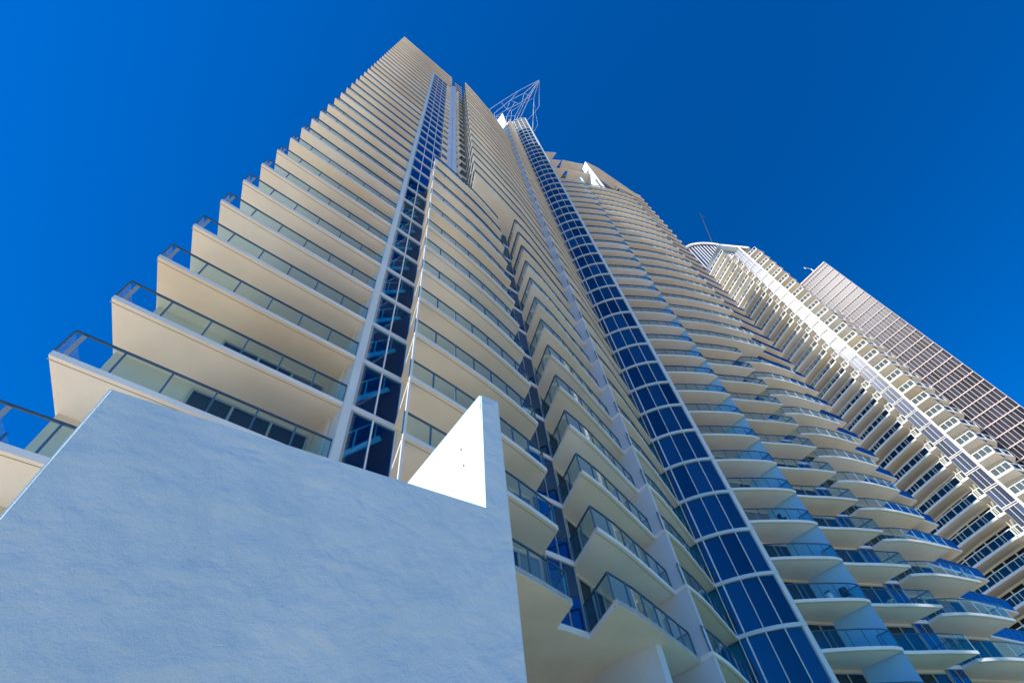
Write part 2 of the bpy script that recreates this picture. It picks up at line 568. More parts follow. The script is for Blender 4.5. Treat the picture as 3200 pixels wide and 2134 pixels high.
for k in range(-2, 39):
    up = k >= 33
    fr = B1U if up else B1
    f2 = [(-3.72, 13.74)] + cham(fr, 0.12)
    z = hz(k)
    o = balcony(fr, BACK['B1U' if up else 'B1'], k, k <= 7, rail_left=(-2.98, 15.8), rail=(k < 38), bare_left=True)
    if k < 38:
        q = MB(); q.bar((-3.5, 13.72, z + T_SLAB), (-3.5, 13.72, z + RAIL_H - 0.07), 0.12, 0.045, M['frame'], up=(0, 1, 0)); q.build('corner_post', o)
big = MB()
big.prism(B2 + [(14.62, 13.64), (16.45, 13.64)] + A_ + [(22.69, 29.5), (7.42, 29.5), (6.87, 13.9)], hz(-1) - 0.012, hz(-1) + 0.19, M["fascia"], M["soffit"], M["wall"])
big.build("podium_soffit", tower)
for k in range(-1, 12):
    balcony(B2, BACK['B2'], k, k <= 6, rail_right=(14.55, 13.6), spacing=1.25)
for k in range(-1, 12):
    balcony(A_, BACK['A'], k, k <= 4, rail_left=(16.4, 13.55), rail_right=(22.66, 13.6), spacing=1.3)
for k in range(12, 32):
    balcony(AU, BACK['AU'], k, False, rail_left=(11.4, 13.5), spacing=1.3, rail=(k < 31))
for k in range(-1, 45):
    f = B_
    bk = BACK['B']
    if k > 33:
        x0 = 22.7 + (k - 33) * 0.52
        f = cut_line(B_, x0=x0)
        bk = [(x0 + 0.1, 15.4 + (x0 - 22.7) * 0.21), (30.2, 17.0)]
    balcony(f, bk, k, k <= 3, spacing=1.3, rail=(k < 44))
for k in list(range(-2, 32)) + [33.6, 35.9, 38.2]:
    f, bk = C_, BACK['C']
    if k >= 33:
        f = cut_line(C_, x1=39.5)
        bk = [(36.2, 16.1), (39.7, 13.9)]
    balcony(f, bk, k, k <= 4, spacing=1.15, rail_right=(42.1, 10.6) if k < 33 else (39.6, 12.5), rail=(k < 31))
for k in range(-2, 12):
    balcony(D_, BACK['D'], k, k <= 4, spacing=1.2, rail_right=(48.3, 9.3))
for k in range(12, 32):
    balcony(DU, BACK['DU'], k, False, spacing=1.2, rail_right=(53.5, 7.4))
for k in (34.25, 36.9):
    balcony([(40.5, 10.85), (42.4, 9.9), (43.85, 9.18), (45.35, 8.35)], [(41.5, 12.9), (46.6, 10.9)], k, False, rail=False)
balcony([(46.75, 7.7), (50.8, 6.75), (57.8, 5.9), (62.0, 5.4), (66.6, 4.87)], [(48.2, 11.0), (67.4, 7.6)], 38.1, False, rail=False)
for k in range(-1, 12):
    balcony(E_, BACK['E'], k, k <= 4, spacing=1.2, rail_left=(49.75, 8.7), rail_right=(57.2, 6.5))
for k in range(1, 40):
    balcony(F_, BACK['F'], k, False, spacing=1.3, rail_left=(57.9, 8.2), rail_right=(67.2, 7.2), rail=(k < 39), glass='strip_glass')
joined_glass.build("glass_panel", tower, kind="stuff")
joined_posts.build("post", tower, kind="stuff")

# ---- walls behind the balconies (each one closed volume)
def body(name, pts, z0, z1, m='wall'):
    b = MB()
    b.prism(pts, z0, z1, M[m])
    return b.build(name, tower)

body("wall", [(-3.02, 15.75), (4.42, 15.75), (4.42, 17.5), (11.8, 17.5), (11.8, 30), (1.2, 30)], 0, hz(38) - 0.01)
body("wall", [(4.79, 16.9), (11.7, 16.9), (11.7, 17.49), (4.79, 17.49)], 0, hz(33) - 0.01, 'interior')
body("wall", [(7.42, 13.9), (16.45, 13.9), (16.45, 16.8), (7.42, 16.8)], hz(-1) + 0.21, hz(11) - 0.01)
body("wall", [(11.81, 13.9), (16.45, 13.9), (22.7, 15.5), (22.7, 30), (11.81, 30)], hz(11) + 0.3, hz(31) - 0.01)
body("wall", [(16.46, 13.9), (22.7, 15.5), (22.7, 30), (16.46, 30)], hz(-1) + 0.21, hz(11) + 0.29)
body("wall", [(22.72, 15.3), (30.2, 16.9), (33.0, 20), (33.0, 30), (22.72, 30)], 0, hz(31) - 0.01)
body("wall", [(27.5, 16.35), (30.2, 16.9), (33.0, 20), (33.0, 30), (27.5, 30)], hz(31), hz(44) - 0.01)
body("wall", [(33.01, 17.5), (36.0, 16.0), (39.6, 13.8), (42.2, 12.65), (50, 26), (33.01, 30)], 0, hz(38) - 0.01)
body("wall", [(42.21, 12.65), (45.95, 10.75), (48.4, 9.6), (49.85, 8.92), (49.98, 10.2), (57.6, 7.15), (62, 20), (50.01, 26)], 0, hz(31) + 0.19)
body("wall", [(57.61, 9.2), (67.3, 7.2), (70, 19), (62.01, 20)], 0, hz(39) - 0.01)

# ---- blade walls and columns
def blade(name, pts, z0, z1, m='blade', **kw):
    b = MB()
    b.prism(pts, z0, z1, M[m])
    return b.build(name, tower, **kw)

blade("pilaster", [(4.42, 13.5), (4.76, 13.5), (4.76, 14.4), (4.42, 14.4)], 0, hz(33) - 0.01, 'ring')
blade("end_fin", [(5.80, 10.97), (5.88, 10.965), (5.99, 11.25), (5.91, 11.25)], 0, hz(11) + 0.2, 'pier')
blade("pilaster", [(6.87, 13.52), (7.4, 13.52), (7.4, 13.75), (6.87, 13.75)], 0, hz(11) + 0.2, 'wall', label="cream pier between the stairwell glass and the middle balconies")
blade("pillar", [(9.25, 13.3), (9.85, 13.3), (9.85, 14.0), (9.25, 14.0)], hz(11) + 0.2, hz(34), 'blade')
blade("pillar", [(8.7, 13.62), (9.24, 13.45), (9.24, 14.0), (8.7, 14.0)], hz(11) + 0.2, hz(34), 'blade')
blade("column", [(22.70, 12.12), (23.02, 12.2), (23.1, 15.5), (22.72, 15.5)], 0, hz(38))
blade("column", [(42.07, 9.72), (42.4, 9.95), (42.5, 12.7), (42.17, 12.7)], 0, hz(32.5), 'blade_right')
blade("column", [(49.3, 9.1), (49.8, 8.86), (49.9, 9.0), (49.4, 9.3)], 0, hz(12), 'pier')
# curved wall carrying the lowest slab between the middle blocks
cw = smooth([(19.35, 16.5), (18.95, 14.9), (19.0, 13.6), (19.27, 12.62)], 4)
cw = [(24, 21.5), (21.5, 19.6)] + cw
blade("curved_wall", cw + [(p[0] + 0.35, p[1] - 0.05) for p in cw[::-1]], 0, hz(-1) - 0.015)
cw = smooth([(23.2, 15.9), (22.9, 14.6), (22.75, 13.3), (22.72, 12.2)], 4)
# sunlit end walls above the right wing roof
blade("roof_fin", [(46.62, 7.75), (46.95, 7.7), (48.3, 11.3), (47.97, 11.35)], hz(31) + 0.2, hz(38.1) - 0.01, 'pier')
blade("roof_fin", [(45.40, 8.36), (45.70, 8.25), (46.9, 11.0), (46.6, 11.1)], hz(31) + 0.2, hz(34.25) - 0.01, 'pier')
body("penthouse", [(48.4, 9.0), (58.0, 8.2), (62, 20), (50.01, 26)], hz(31) + 0.2, hz(38.1) - 0.01, 'wall')
for i in range(8):
    for zz in (32.2, 34.2, 36.2):
        a = lerp2((48.5, 8.92), (57.9, 8.14), (i + 0.04) / 8); c = lerp2((48.5, 8.92), (57.9, 8.14), (i + 0.96) / 8)
        q = MB(); q.add([(*a, hz(zz)), (*c, hz(zz)), (*c, hz(zz + 1.85)), (*a, hz(zz + 1.85))], [[0, 1, 2, 3]], M['strip_glass']); q.build("penthouse_pane", tower)

blade("return_wall", [(4.28, 14.42), (4.415, 14.42), (4.415, 15.74), (4.28, 15.74)], 0, hz(38) - 0.02, 'wall')
body("stairwell_lining", [(7.33, 13.78), (7.41, 13.78), (7.41, 16.88), (7.33, 16.88)], 0, hz(11) - 0.03, 'interior')
body("stairwell_lining", [(4.425, 14.42), (4.50, 14.42), (4.50, 16.88), (4.425, 16.88)], 0, hz(33) - 0.03, 'interior')
# ---- stairwell strip: white bars, mullions, panes, stairs behind
XS = [4.76, 5.80, 6.85, 7.90, 8.70]
for k in range(-2, 33):
    z = hz(k)
    b = MB(); b.prism([(4.77, 13.54), (8.69, 13.54), (8.69, 13.75), (4.77, 13.75)], z - 0.04, z + 0.22, M['ring'])
    b.build("spandrel_bar", tower)
    for i in range(4):
        if k <= 10 and i >= 3:
            continue
        b = MB()
        b.prism([(XS[i] + 0.03, 13.64), (XS[i + 1] - 0.03, 13.64), (XS[i + 1] - 0.03, 13.66), (XS[i] + 0.03, 13.66)],
                z + 0.27, z + PITCH - 0.05, M['stair_glass'] if k <= 10 else M['strip_glass'])
        b.build("stairwell_pane", tower)
for x in XS[1:4]:
    b = MB(); b.prism([(x - 0.03, 13.60), (x + 0.03, 13.60), (x + 0.03, 13.72), (x - 0.03, 13.72)], hz(-2), hz(33) - 0.02, M['whiteframe'])
    b.build("mullion", tower)
b = MB(); b.prism([(4.77, 13.58), (4.90, 13.58), (4.90, 13.74), (4.77, 13.74)], hz(-2), hz(33) - 0.02, M['frame']); b.build("mullion", tower)
for k in range(-2, 11):
    z = hz(k)
    b = MB(); b.bar((4.86, 14.1, z + 0.98), (6.42, 14.1, z + 2.77), 0.10, 0.22, M['stair']); b.build("stair_stringer", tower)
    b = MB(); b.bar((4.86, 14.06, z + 2.05), (6.30, 14.06, z + 3.70), 0.04, 0.05, M['stair']); b.build("stair_rail", tower)
    for x in (5.36, 6.16):
        zz = z + 0.98 + (x - 4.86) * 1.147
        b = MB(); b.bar((x, 14.06, zz), (x, 14.06, zz + 1.05), 0.06, 0.06, M['stair'], up=(0, 1, 0)); b.build("stair_post", tower)

# ---- recess between pillar and the upper middle block
for k in range(11, 38):
    z = hz(k)
    b = MB(); b.prism([(9.86, 13.56), (11.6, 13.56), (11.6, 13.75), (9.86, 13.75)], z - 0.03, z + 0.22, M['fascia']); b.build("spandrel_bar", tower)
    b = MB(); b.prism([(9.9, 13.66), (10.7, 13.66), (10.7, 13.68), (9.9, 13.68)], z + 0.23, z + PITCH - 0.04, M['dark_glass']); b.build("recess_pane", tower)
    b = MB(); b.prism([(10.74, 13.66), (11.55, 13.66), (11.55, 13.68), (10.74, 13.68)], z + 0.23, z + PITCH - 0.04, M['dark_glass']); b.build("recess_pane", tower)
    if k < 33:
        # small service balconies beside the pillar
        b = MB(); b.prism([(9.86, 12.95), (10.35, 13.0), (10.35, 13.55), (9.86, 13.55)], z, z + 0.16, M['fascia'], M['soffit']); b.build("service_balcony", tower)
        b = MB(); b.prism([(7.75, 13.25), (8.6, 13.25), (8.6, 13.53), (7.75, 13.53)], z, z + 0.14, M['fascia'], M['soffit']); b.build("service_balcony", tower)

# ---- notch windows left of block three and right of block four
def notch(A, B, ks, n=2):
    A, B = Vector(A), Vector(B)
    d = (B - A).normalized(); nrm = Vector((d.y, -d.x))
    for k in ks:
        z = hz(k)
        pa, pb = A + nrm * 0.12, B + nrm * 0.12
        b = MB(); b.prism([tuple(A - nrm * 0.05), tuple(B - nrm * 0.05), tuple(pb), tuple(pa)], z - 0.0, z + 0.24, M['fascia']); b.build("spandrel_bar", tower)
        for i in range(n):
            p = A.lerp(B, i / n) + d * 0.03; q = A.lerp(B, (i + 1) / n) - d * 0.03
            b = MB(); b.prism([tuple(p), tuple(q), tuple(q + nrm * 0.03), tuple(p + nrm * 0.03)], z + 0.25, z + PITCH - 0.02, M['strip_glass']); b.build("notch_pane", tower)
        for i in range(n + 1):
            p = A.lerp(B, i / n)
            b = MB(); b.bar((*(p + nrm * 0.04), z + 0.25), (*(p + nrm * 0.04), z + PITCH - 0.02), 0.06, 0.08, M['frame'], up=(nrm.x, nrm.y, 0)); b.build("notch_mullion", tower)
notch((14.66, 13.72), (16.42, 13.72), range(-1, 12))
notch((48.42, 9.52), (49.75, 8.86), range(-2, 12))

# ---- window walls behind the balconies
pane_stuff, frame_stuff = MB(), MB()
def window_wall(A, B, ks, n, near, skip=0):
    A, B = Vector(A), Vector(B)
    d = (B - A).normalized(); nrm = Vector((d.y, -d.x))
    for k in ks:
        z = hz(k) + T_SLAB
        one = k <= near
        fm = MB() if one else frame_stuff
        for i in range(n + 1):
            p = A.lerp(B, i / n) + nrm * 0.05
            fm.bar((*p, z), (*p, z + 2.62), 0.09, 0.10, M['frame'], up=(nrm.x, nrm.y, 0))
        for zz in (z + 0.05, z + 2.60):
            fm.bar((*(A + nrm * 0.055), zz), (*(B + nrm * 0.055), zz), 0.085, 0.08, M['frame'])
        if one:
            fm.build("window_frame", tower)
        for i in range(n):
            p = A.lerp(B, i / n) + d * 0.04 + nrm * 0.03; q = A.lerp(B, (i + 1) / n) - d * 0.04 + nrm * 0.03
            pm = MB() if one else pane_stuff
            pm.add([(*p, z + 0.08), (*q, z + 0.08), (*q, z + 2.56), (*p, z + 2.56)], [[0, 1, 2, 3]], M[random.choice(('dark_glass', 'dark_glass', 'dark_glass', 'curtain_glass'))])
            if one:
                pm.build("window_pane", tower)
window_wall((-0.37, 15.73), (4.05, 15.73), range(-2, 38), 3, 2)
window_wall((7.3, 13.88), (14.4, 13.88), range(-1, 11), 6, 2)
window_wall((16.8, 13.98), (22.5, 15.44), range(-1, 31), 5, 2)
window_wall((23.2, 15.40), (30.0, 16.85), range(-2, 31), 5, 1)
window_wall((36.4, 15.75), (39.6, 13.8), range(-2, 37), 3, 4)
window_wall((39.6, 13.8), (42.0, 12.72), range(-2, 38), 2, 4)
window_wall((42.5, 12.5), (45.95, 10.75), range(-2, 31), 3, 4)
window_wall((45.95, 10.75), (48.3, 9.63), range(-2, 31), 2, 4)
window_wall((50.2, 10.1), (57.4, 7.22), range(-2, 31), 6, 3)
window_wall((58.2, 9.1), (67.0, 7.25), range(0, 39), 7, -9)
pane_stuff.build("window_pane", tower, kind="stuff")
frame_stuff.build("window_frame", tower, kind="stuff")

# ---- the curved glass bay
bay_core = BAY + [(35.0, 14.0), (34.5, 18.0), (30.5, 17.5)]
b = MB()
b.prism(offset_in(BAY, 0.25, 1) + [(34.6, 13.9), (34.0, 17.4), (30.6, 17.2)], 0, hz(45), M['interior']); b.build("bay_core", tower)
bl = sum(plen(BAY))
stops = [0.03, 0.47, 1.55, 2.62, bl - 0.30]
for k in range(-3, 46):
    z = hz(k)
    r = MB(); r.prism(offset_in(BAY, -0.14, 1) + offset_in(BAY, 0.24, 1)[::-1], z, z + 0.21, M['ring' if k < 42 else 'pier']); r.build("ring_beam", tower)
    if k == 45:
        break
    for i in range(4):
        d0, d1 = stops[i] + 0.045, stops[i + 1] - 0.045
        pts = [along(BAY, d0 + (d1 - d0) * t / 3) for t in range(4)]
        zs = [(z + 0.27, z + PITCH - 0.02)]
        if k >= 41:
            zs = [(z + 0.27, z + 1.55), (z + 1.72, z + PITCH - 0.02)]
        for za, zb in zs:
            q = MB()
            q.add([(*p, za) for p in pts] + [(*p, zb) for p in pts], [[j, j + 1, 5 + j, 4 + j] for j in range(3)], M['bay_glass'])
            q.build("bay_pane", tower)
    for i in range(4):
        p = along(BAY, stops[i]); p2 = along(BAY, stops[i] + 0.02)
        t = Vector((p2[0] - p[0], p2[1] - p[1])).normalized()
        w = 0.17 if k >= 41 else (0.09 if i == 1 else 0.05)
        q = MB(); q.bar((*p, z + 0.26), (*p, z + PITCH), w, 0.12, M['whiteframe'] if k < 41 else M['pier'], up=(t.y, -t.x, 0)); q.build("bay_mullion", tower)
    if k >= 41:
        q = MB(); q.prism(offset_in(BAY, -0.10, 1) + offset_in(BAY, 0.2, 1)[::-1], z + 1.56, z + 1.71, M['pier']); q.build("ring_beam", tower)
pr = [along(BAY, bl - 0.28), BAY[-1], (32.62, 11.45), (32.3, 11.7)]
blade("bay_pier", [(p[0], p[1]) for p in offset_in([along(BAY, bl - 0.28), BAY[-1]], -0.10, 1)] + [(32.85, 11.6), (32.4, 11.75)], 0, hz(45) + 0.3, 'ring')
body("bay_roof", [(30.2, 14.2), (32.5, 11.2), (34.9, 14.0), (33.0, 18.5), (30.4, 17.2)], hz(45) + 0.27, hz(45) + 0.6, 'pier')

# ---- steel lattice crown
NODES = {'A': (37.15, 1.92, 192.0), 'L1': (30.45, 8.07, 173.74), 'L2': (25.44, 12.68, 157.37), 'L3': (23.0, 15.59, 150.0),
 'M1': (32.82, 7.57, 176.43), 'M2': (28.51, 11.13, 164.36), 'M3': (24.61, 15.62, 150.0), 'T1': (35.06, 7.17, 177.3),
 'T2': (32.75, 12.83, 157.81), 'S1': (36.36, 6.74, 177.3), 'S2': (36.46, 12.19, 153.02), 'V1': (38.02, 7.15, 171.78),
 'V2': (37.11, 9.0, 166.75), 'V3': (34.95, 11.81, 159.07), 'Q1': (31.78, 10.47, 167.48), 'Q2': (28.05, 13.25, 157.46),
 'Q3': (25.52, 15.84, 150.0), 'N1': (32.66, 10.21, 168.18), 'N2': (31.22, 13.01, 158.25), 'O1': (30.26, 10.82, 166.15),
 'O2': (28.5, 14.33, 153.56), 'BB': (29.79, 12.84, 159.28), 'BC': (29.96, 14.2, 153.83), 'C1': (26.87, 15.16, 150.0),
 'C2': (27.97, 16.33, 150.0), 'W1': (37.76, 10.61, 156.9), 'W2': (36.89, 12.1, 151.9), 'X1': (33.92, 8.16, 174.64),
 'X2': (31.95, 13.02, 157.74)}
def down(p, z):
    return (p[0], p[1] + 1.0, z)
STRUTS = [('A', 'L1', .13), ('L1', 'L2', .12), ('L2', 'L3', .12), ('A', 'M1', .13), ('M1', 'M2', .12), ('M2', 'M3', .12),
 ('A', 'T1', .2), ('T1', 'T2', .2), ('A', 'S1', .15), ('S1', 'S2', .15), ('A', 'V1', .11), ('V1', 'V2', .10), ('V2', 'V3', .09),
 ('L1', 'M2', .10), ('M2', 'Q2', .08), ('T1', 'Q1', .12), ('Q1', 'Q2', .11), ('Q2', 'Q3', .11), ('M1', 'N1', .09), ('N1', 'N2', .09),
 ('O1', 'O2', .10), ('Q1', 'O1', .09), ('O1', 'M2', .08), ('BB', 'BC', .09), ('BB', 'Q2', .08), ('N1', 'BB', .08), ('Q3', 'C1', .08),
 ('C1', 'C2', .09), ('O2', 'C1', .08), ('W1', 'W2', .10), ('X1', 'X2', .14), ('A', 'X1', .14), ('T1', 'X1', .09), ('S1', 'N1', .08),
 ('T1', 'M1', .09), ('V2', 'S1', .07), ('W1', 'V2', .07), ('L2', 'Q2', .08), ('S2', 'T2', .08), ('O2', 'N2', .08)]
for a, c, r in STRUTS:
    q = MB(); q.tube(NODES[a], NODES[c], r * 0.58, M['lattice'], 6); q.build("lattice_strut", tower)
for n in ('T2', 'S2', 'V3', 'N2', 'BC', 'X2', 'W2', 'C2', 'M3', 'L3', 'Q3', 'O2'):
    p = NODES[n]
    q = MB(); q.tube(p, (p[0] * 0.55 + 32 * 0.45, p[1] + 2.5, hz(45) + 0.3), 0.06, M['lattice'], 6); q.build("lattice_strut", tower)

# ================================================================== near stucco wall with the tall fin
wall = thing("stucco_wall", "white trowelled stucco wall filling the lower left corner with a tall fin at its right end", "wall", (1.5, 4.3, 0))
def rel(p):
    return (p[0] - 1.5, p[1] - 4.3, p[2])
def wall_mesh():
    d = Vector((4.17, -0.3586)).normalized(); nb = Vector((-d.y, d.x))
    P0 = Vector((-0.70, 4.55)); P1 = Vector((3.546, 4.185)); P2 = Vector((3.915, 4.1535))
    bm = bmesh.new()
    def box(a, c, depth, z0, z1):
        q = [a, c, c + nb * depth, a + nb * depth]
        zz = z1 if isinstance(z1, tuple) else (z1, z1)
        vs = [bm.verts.new(rel((p.x, p.y, z0))) for p in q] + [bm.verts.new(rel((p.x, p.y, zz[int(i in (1, 2))]))) for i, p in enumerate(q)]
        for f in ([3, 2, 1, 0], [4, 5, 6, 7], [0, 1, 5, 4], [1, 2, 6, 5], [2, 3, 7, 6], [3, 0, 4, 7]):
            bm.faces.new([vs[i] for i in f])
    prof = [(P0, 0.0), (P2, 0.0), (P2, 7.88), (P1, 7.845), (P1, 5.587), (P0, 5.503)]
    va = [bm.verts.new(rel((p.x, p.y, z))) for p, z in prof]
    vb = [bm.verts.new(rel((p.x + nb.x * 0.45, p.y + nb.y * 0.45, z))) for p, z in prof]
    bm.faces.new(va)
    bm.faces.new(vb[::-1])
    for i in range(6):
        bm.faces.new([va[(i + 1) % 6], va[i], vb[i], vb[(i + 1) % 6]])
    bmesh.ops.bevel(bm, geom=[e for e in bm.edges if e.verts[0] in va and e.verts[1] in va and (e.verts[0].co.z > 1 or e.verts[1].co.z > 1)], offset=0.022, segments=3, affect='EDGES')
    me = bpy.data.meshes.new("wall_face"); bm.to_mesh(me); bm.free()
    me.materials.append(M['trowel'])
    o = bpy.data.objects.new("wall_face", me); COL.objects.link(o); o.parent = wall
    bm = bmesh.new()
    n0 = nb * 0.4502
    box(P1 + n0, P2 + n0, 4.0, 0.0, (7.845, 7.88))
    me = bpy.data.meshes.new("tall_fin"); bm.to_mesh(me); bm.free()
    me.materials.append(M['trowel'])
    o2 = bpy.data.objects.new("tall_fin", me); COL.objects.link(o2); o2.parent = wall
    for (s, z) in ((0.62, 7.12), (0.55, 6.74)):
        c = P1 + nb * s
        q = MB(); q.tube(rel((c.x - 0.012, c.y, z)), rel((c.x + 0.02, c.y, z)), 0.017, M['rust'], 8); q.build("rusty_bolt", wall)
wall_mesh()

# ================================================================== second tower
t2 = thing("apartment_tower", "beige balconied tower with a white vertical fin behind the right end of the nearest tower", "building", (97, 0, 0))
T2O = Vector((97, 0))
def R2(p):
    return (p[0] - 97, p[1])
LW = smooth([(94.85, 0.55), (95.9, 3.2), (97.7, 7.4), (100.5, 12.5), (105, 19)], 3)
LWB = [(97.4, 0.2), (99.2, 4.6), (101.3, 8.6), (104, 13.5), (108, 19)]
def z2(j):
    return lev(12.83 + j)
t2_glass, t2_posts, t2_panes, t2_fr = MB(), MB(), MB(), MB()
cnt = 0
def t2_slab(front, back, z, single, rail=True, sp=1.35, th=0.34, rot=0):
    global cnt
    q = MB(); q.prism([R2(p) for p in list(front) + list(back)[::-1]], z, z + th, M['t2_white'], M['t2_wall'], M['t2_wall'])
    o = q.build("balcony_slab", t2)
    if not rail:
        return o
    line = offset_in([R2(p) for p in front], 0.08, -1)
    zt = z + th + 1.05
    h = MB()
    for i in range(len(line) - 1):
        h.bar((*line[i], zt), (*line[i + 1], zt), 0.09, 0.10, M['t2_white'])
    h.build("handrail", o)
    L = sum(plen(line)); n = max(1, round(L / sp))
    for i in range(n + 1):
        p = along(line, L * i / n)
        pm = t2_posts
        pm.bar((*p, z + th), (*p, zt - 0.05), 0.08, 0.08, M['t2_white'], up=(0, 1, 0))
    for i in range(n):
        a, c = along(line, L * (i + .05) / n), along(line, L * (i + .95) / n)
        pm = MB() if single else t2_glass
        pm.add([(*a, z + th + 0.06), (*c, z + th + 0.06), (*c, zt - 0.07), (*a, zt - 0.07)], [[0, 1, 2, 3]], M['t2_rail'])
        if single:
            pm.build("glass_panel", o); cnt += 1
    return o
LWtop = 42.2 - 12.83
for j in range(-11, 29):
    z = z2(j)
    single = -4 <= j <= 8
    f, bk = LW, LWB
    t2_slab(f, bk, z, single)
    # small balcony beside the glass strip, half a storey notch of its own
    if j < 27:
        t2_slab([(93.25, -0.62), (93.45, 0.42)], [(95.4, -0.62), (95.6, 0.42)], z - 0.5, False, sp=0.5)
    # right wing
    if j < 25:
        t2_slab([(92.75, -5.55), (93.0, -3.15)], [(95.4, -6.2), (95.4, -3.15)], z + 0.6, single, sp=0.85)
        if j < 15:
            t2_slab([(97.0, -7.1), (95.2, -6.45), (93.6, -5.75)], [(98.6, -6.5), (95.6, -6.0)], z + 0.6, False, sp=1.7)
    # windows behind the left wing
    nw = 10
    A = [Vector(p) for p in LWB]
    line = [R2(p) for p in LWB]
    L = sum(plen(line))
    for i in range(nw):
        a = along(line, L * (i + .06) / nw); c = along(line, L * (i + .94) / nw)
        n_ = Vector((c[1] - a[1], -(c[0] - a[0]))).normalized() * -0.05
        pm = MB() if (single and i < 5) else t2_panes
        pm.add([(a[0] + n_.x, a[1] + n_.y, z + 0.45), (c[0] + n_.x, c[1] + n_.y, z + 0.45), (c[0] + n_.x, c[1] + n_.y, z + 2.75), (a[0] + n_.x, a[1] + n_.y, z + 2.75)], [[0, 1, 2, 3]], M['t2_dark'])
        if single and i < 5:
            pm.build("window_pane", t2)
    # glass strip between the small balconies and the fin
    if j > 25:
        continue
    for i in range(3):
        y0, y1 = -0.73 - i * 0.66, -0.73 - (i + 1) * 0.66 + 0.05
        x0, x1 = 93.28 + (y0 + .75) * .1, 93.28 + (y1 + .75) * .1
        q = MB(); q.prism([R2(p) for p in ((x0, y0), (x1, y1), (x1 + .05, y1), (x0 + .05, y0))], z + 0.35, z + 2.95, M['t2_glass']); q.build("strip_pane", t2)
    for zz in (z - 0.04, z + 0.26):
        q = MB(); q.bar((93.25 - 97, -0.68, zz), (93.05 - 97, -2.72, zz), 0.10, 0.08, M['t2_white']); q.build("strip_bar", t2)
    for ym in (-1.365, -2.025):
        xm = 93.27 + (ym + .75) * .1 - 97
        q = MB(); q.bar((xm, ym, z + 0.32), (xm, ym, z + 2.98), 0.05, 0.06, M['t2_white'], up=(0, 1, 0)); q.build("strip_mullion", t2)
t2_glass.build("glass_panel", t2, kind="stuff")
t2_posts.build("post", t2, kind="stuff")
t2_panes.build("window_pane", t2, kind="stuff")
q = MB(); q.prism([R2(p) for p in LWB + [(118, 19), (118, -2), (97.4, -0.4)]], 0, lev(41.2), M['t2_wall']); q.build("wall", t2)
q = MB(); q.prism([R2(p) for p in ((93.36, -0.7), (95.6, -0.6), (97.39, 0.1), (117, -2.01), (108, -6.5), (99.2, -6.2), (95.45, -5.6), (95.45, -3.1), (93.36, -2.7))], 0, z2(24), M['t2_wall']); q.build("wall", t2)
q = MB(); q.prism([R2(p) for p in ((92.75, -2.72), (92.75, -3.06), (95.0, -3.06), (95.0, -2.72))], 0, lev(39.0), M['t2_white']); q.build("fin", t2)
# raking roof: a curved white rim climbing from the fin to the far left, glazed below
RIM = [((92.9, -4.5), 37.9), ((93.2, -2.6), 39.4), ((93.9, -0.6), 41.2), ((95.0, 1.3), 43.2), ((96.2, 4.0), 45.3), ((97.6, 7.1), 46.9), ((100.4, 12.4), 48.0), ((104, 18), 48.2)]
rim_p = smooth([p for p, _ in RIM], 4)
zs_ = smooth([(i, l) for i, (_, l) in enumerate(RIM)], 4)
q = MB()
for i in range(len(rim_p) - 1):
    q.bar((*R2(rim_p[i]), lev(zs_[i][1])), (*R2(rim_p[i + 1]), lev(zs_[i + 1][1])), 0.5, 0.38, M['t2_white'])
q.build("roof_rim", t2)
back_p = [(p[0] + 12, p[1] - 1.5) for p in rim_p]
q = MB()
n = len(rim_p)
q.add([(*R2(rim_p[i]), lev(zs_[i][1]) - 0.1) for i in range(n)] + [(*R2(back_p[i]), lev(zs_[i][1]) - 1.5) for i in range(n)],
      [[i, i + 1, n + i + 1, n + i] for i in range(n - 1)], M['t2_white'])
q.build("roof", t2)
for i in range(2, n - 3):
    a, c = rim_p[i], rim_p[i + 1]
    a2, c2 = (a[0] + 0.6, a[1]), (c[0] + 0.6, c[1])
    zb = lev(42.15)
    if zs_[i][1] < 42.6:
        continue
    q = MB(); q.add([(*R2(lerp2(a2, c2, .08)), zb), (*R2(lerp2(a2, c2, .92)), zb), (*R2(lerp2(a2, c2, .92)), lev(zs_[i + 1][1]) - 0.3), (*R2(lerp2(a2, c2, .08)), lev(zs_[i][1]) - 0.3)], [[0, 1, 2, 3]], M['t2_glass']); q.build("crown_pane", t2)
    q = MB(); q.bar((*R2(a2), zb), (*R2(a2), lev(zs_[i][1]) - 0.2), 0.14, 0.14, M['t2_white'], up=(0, 1, 0)); q.build("crown_mullion", t2)

mast = thing("antenna_mast", "thin dark leaning antenna mast on the curved white roof of the second tower", "antenna", (94.97, 1.05, 133.7))
q = MB(); q.tube((0, 0, -1.5), (-1.145, -3.67, 13.3), 0.15, M['ink'], 8, 0.07); q.build("mast_pole", mast)
q = MB(); q.tube((-1.3, -3.2, 11.2), (-0.7, -3.9, 11.6), 0.22, M['ink'], 8); q.build("mast_head", mast)
q = MB(); q.tube((-1.1, -3.6, 13.2), (-1.2, -3.8, 14.6), 0.03, M['ink'], 6); q.build("lightning_rod", mast)

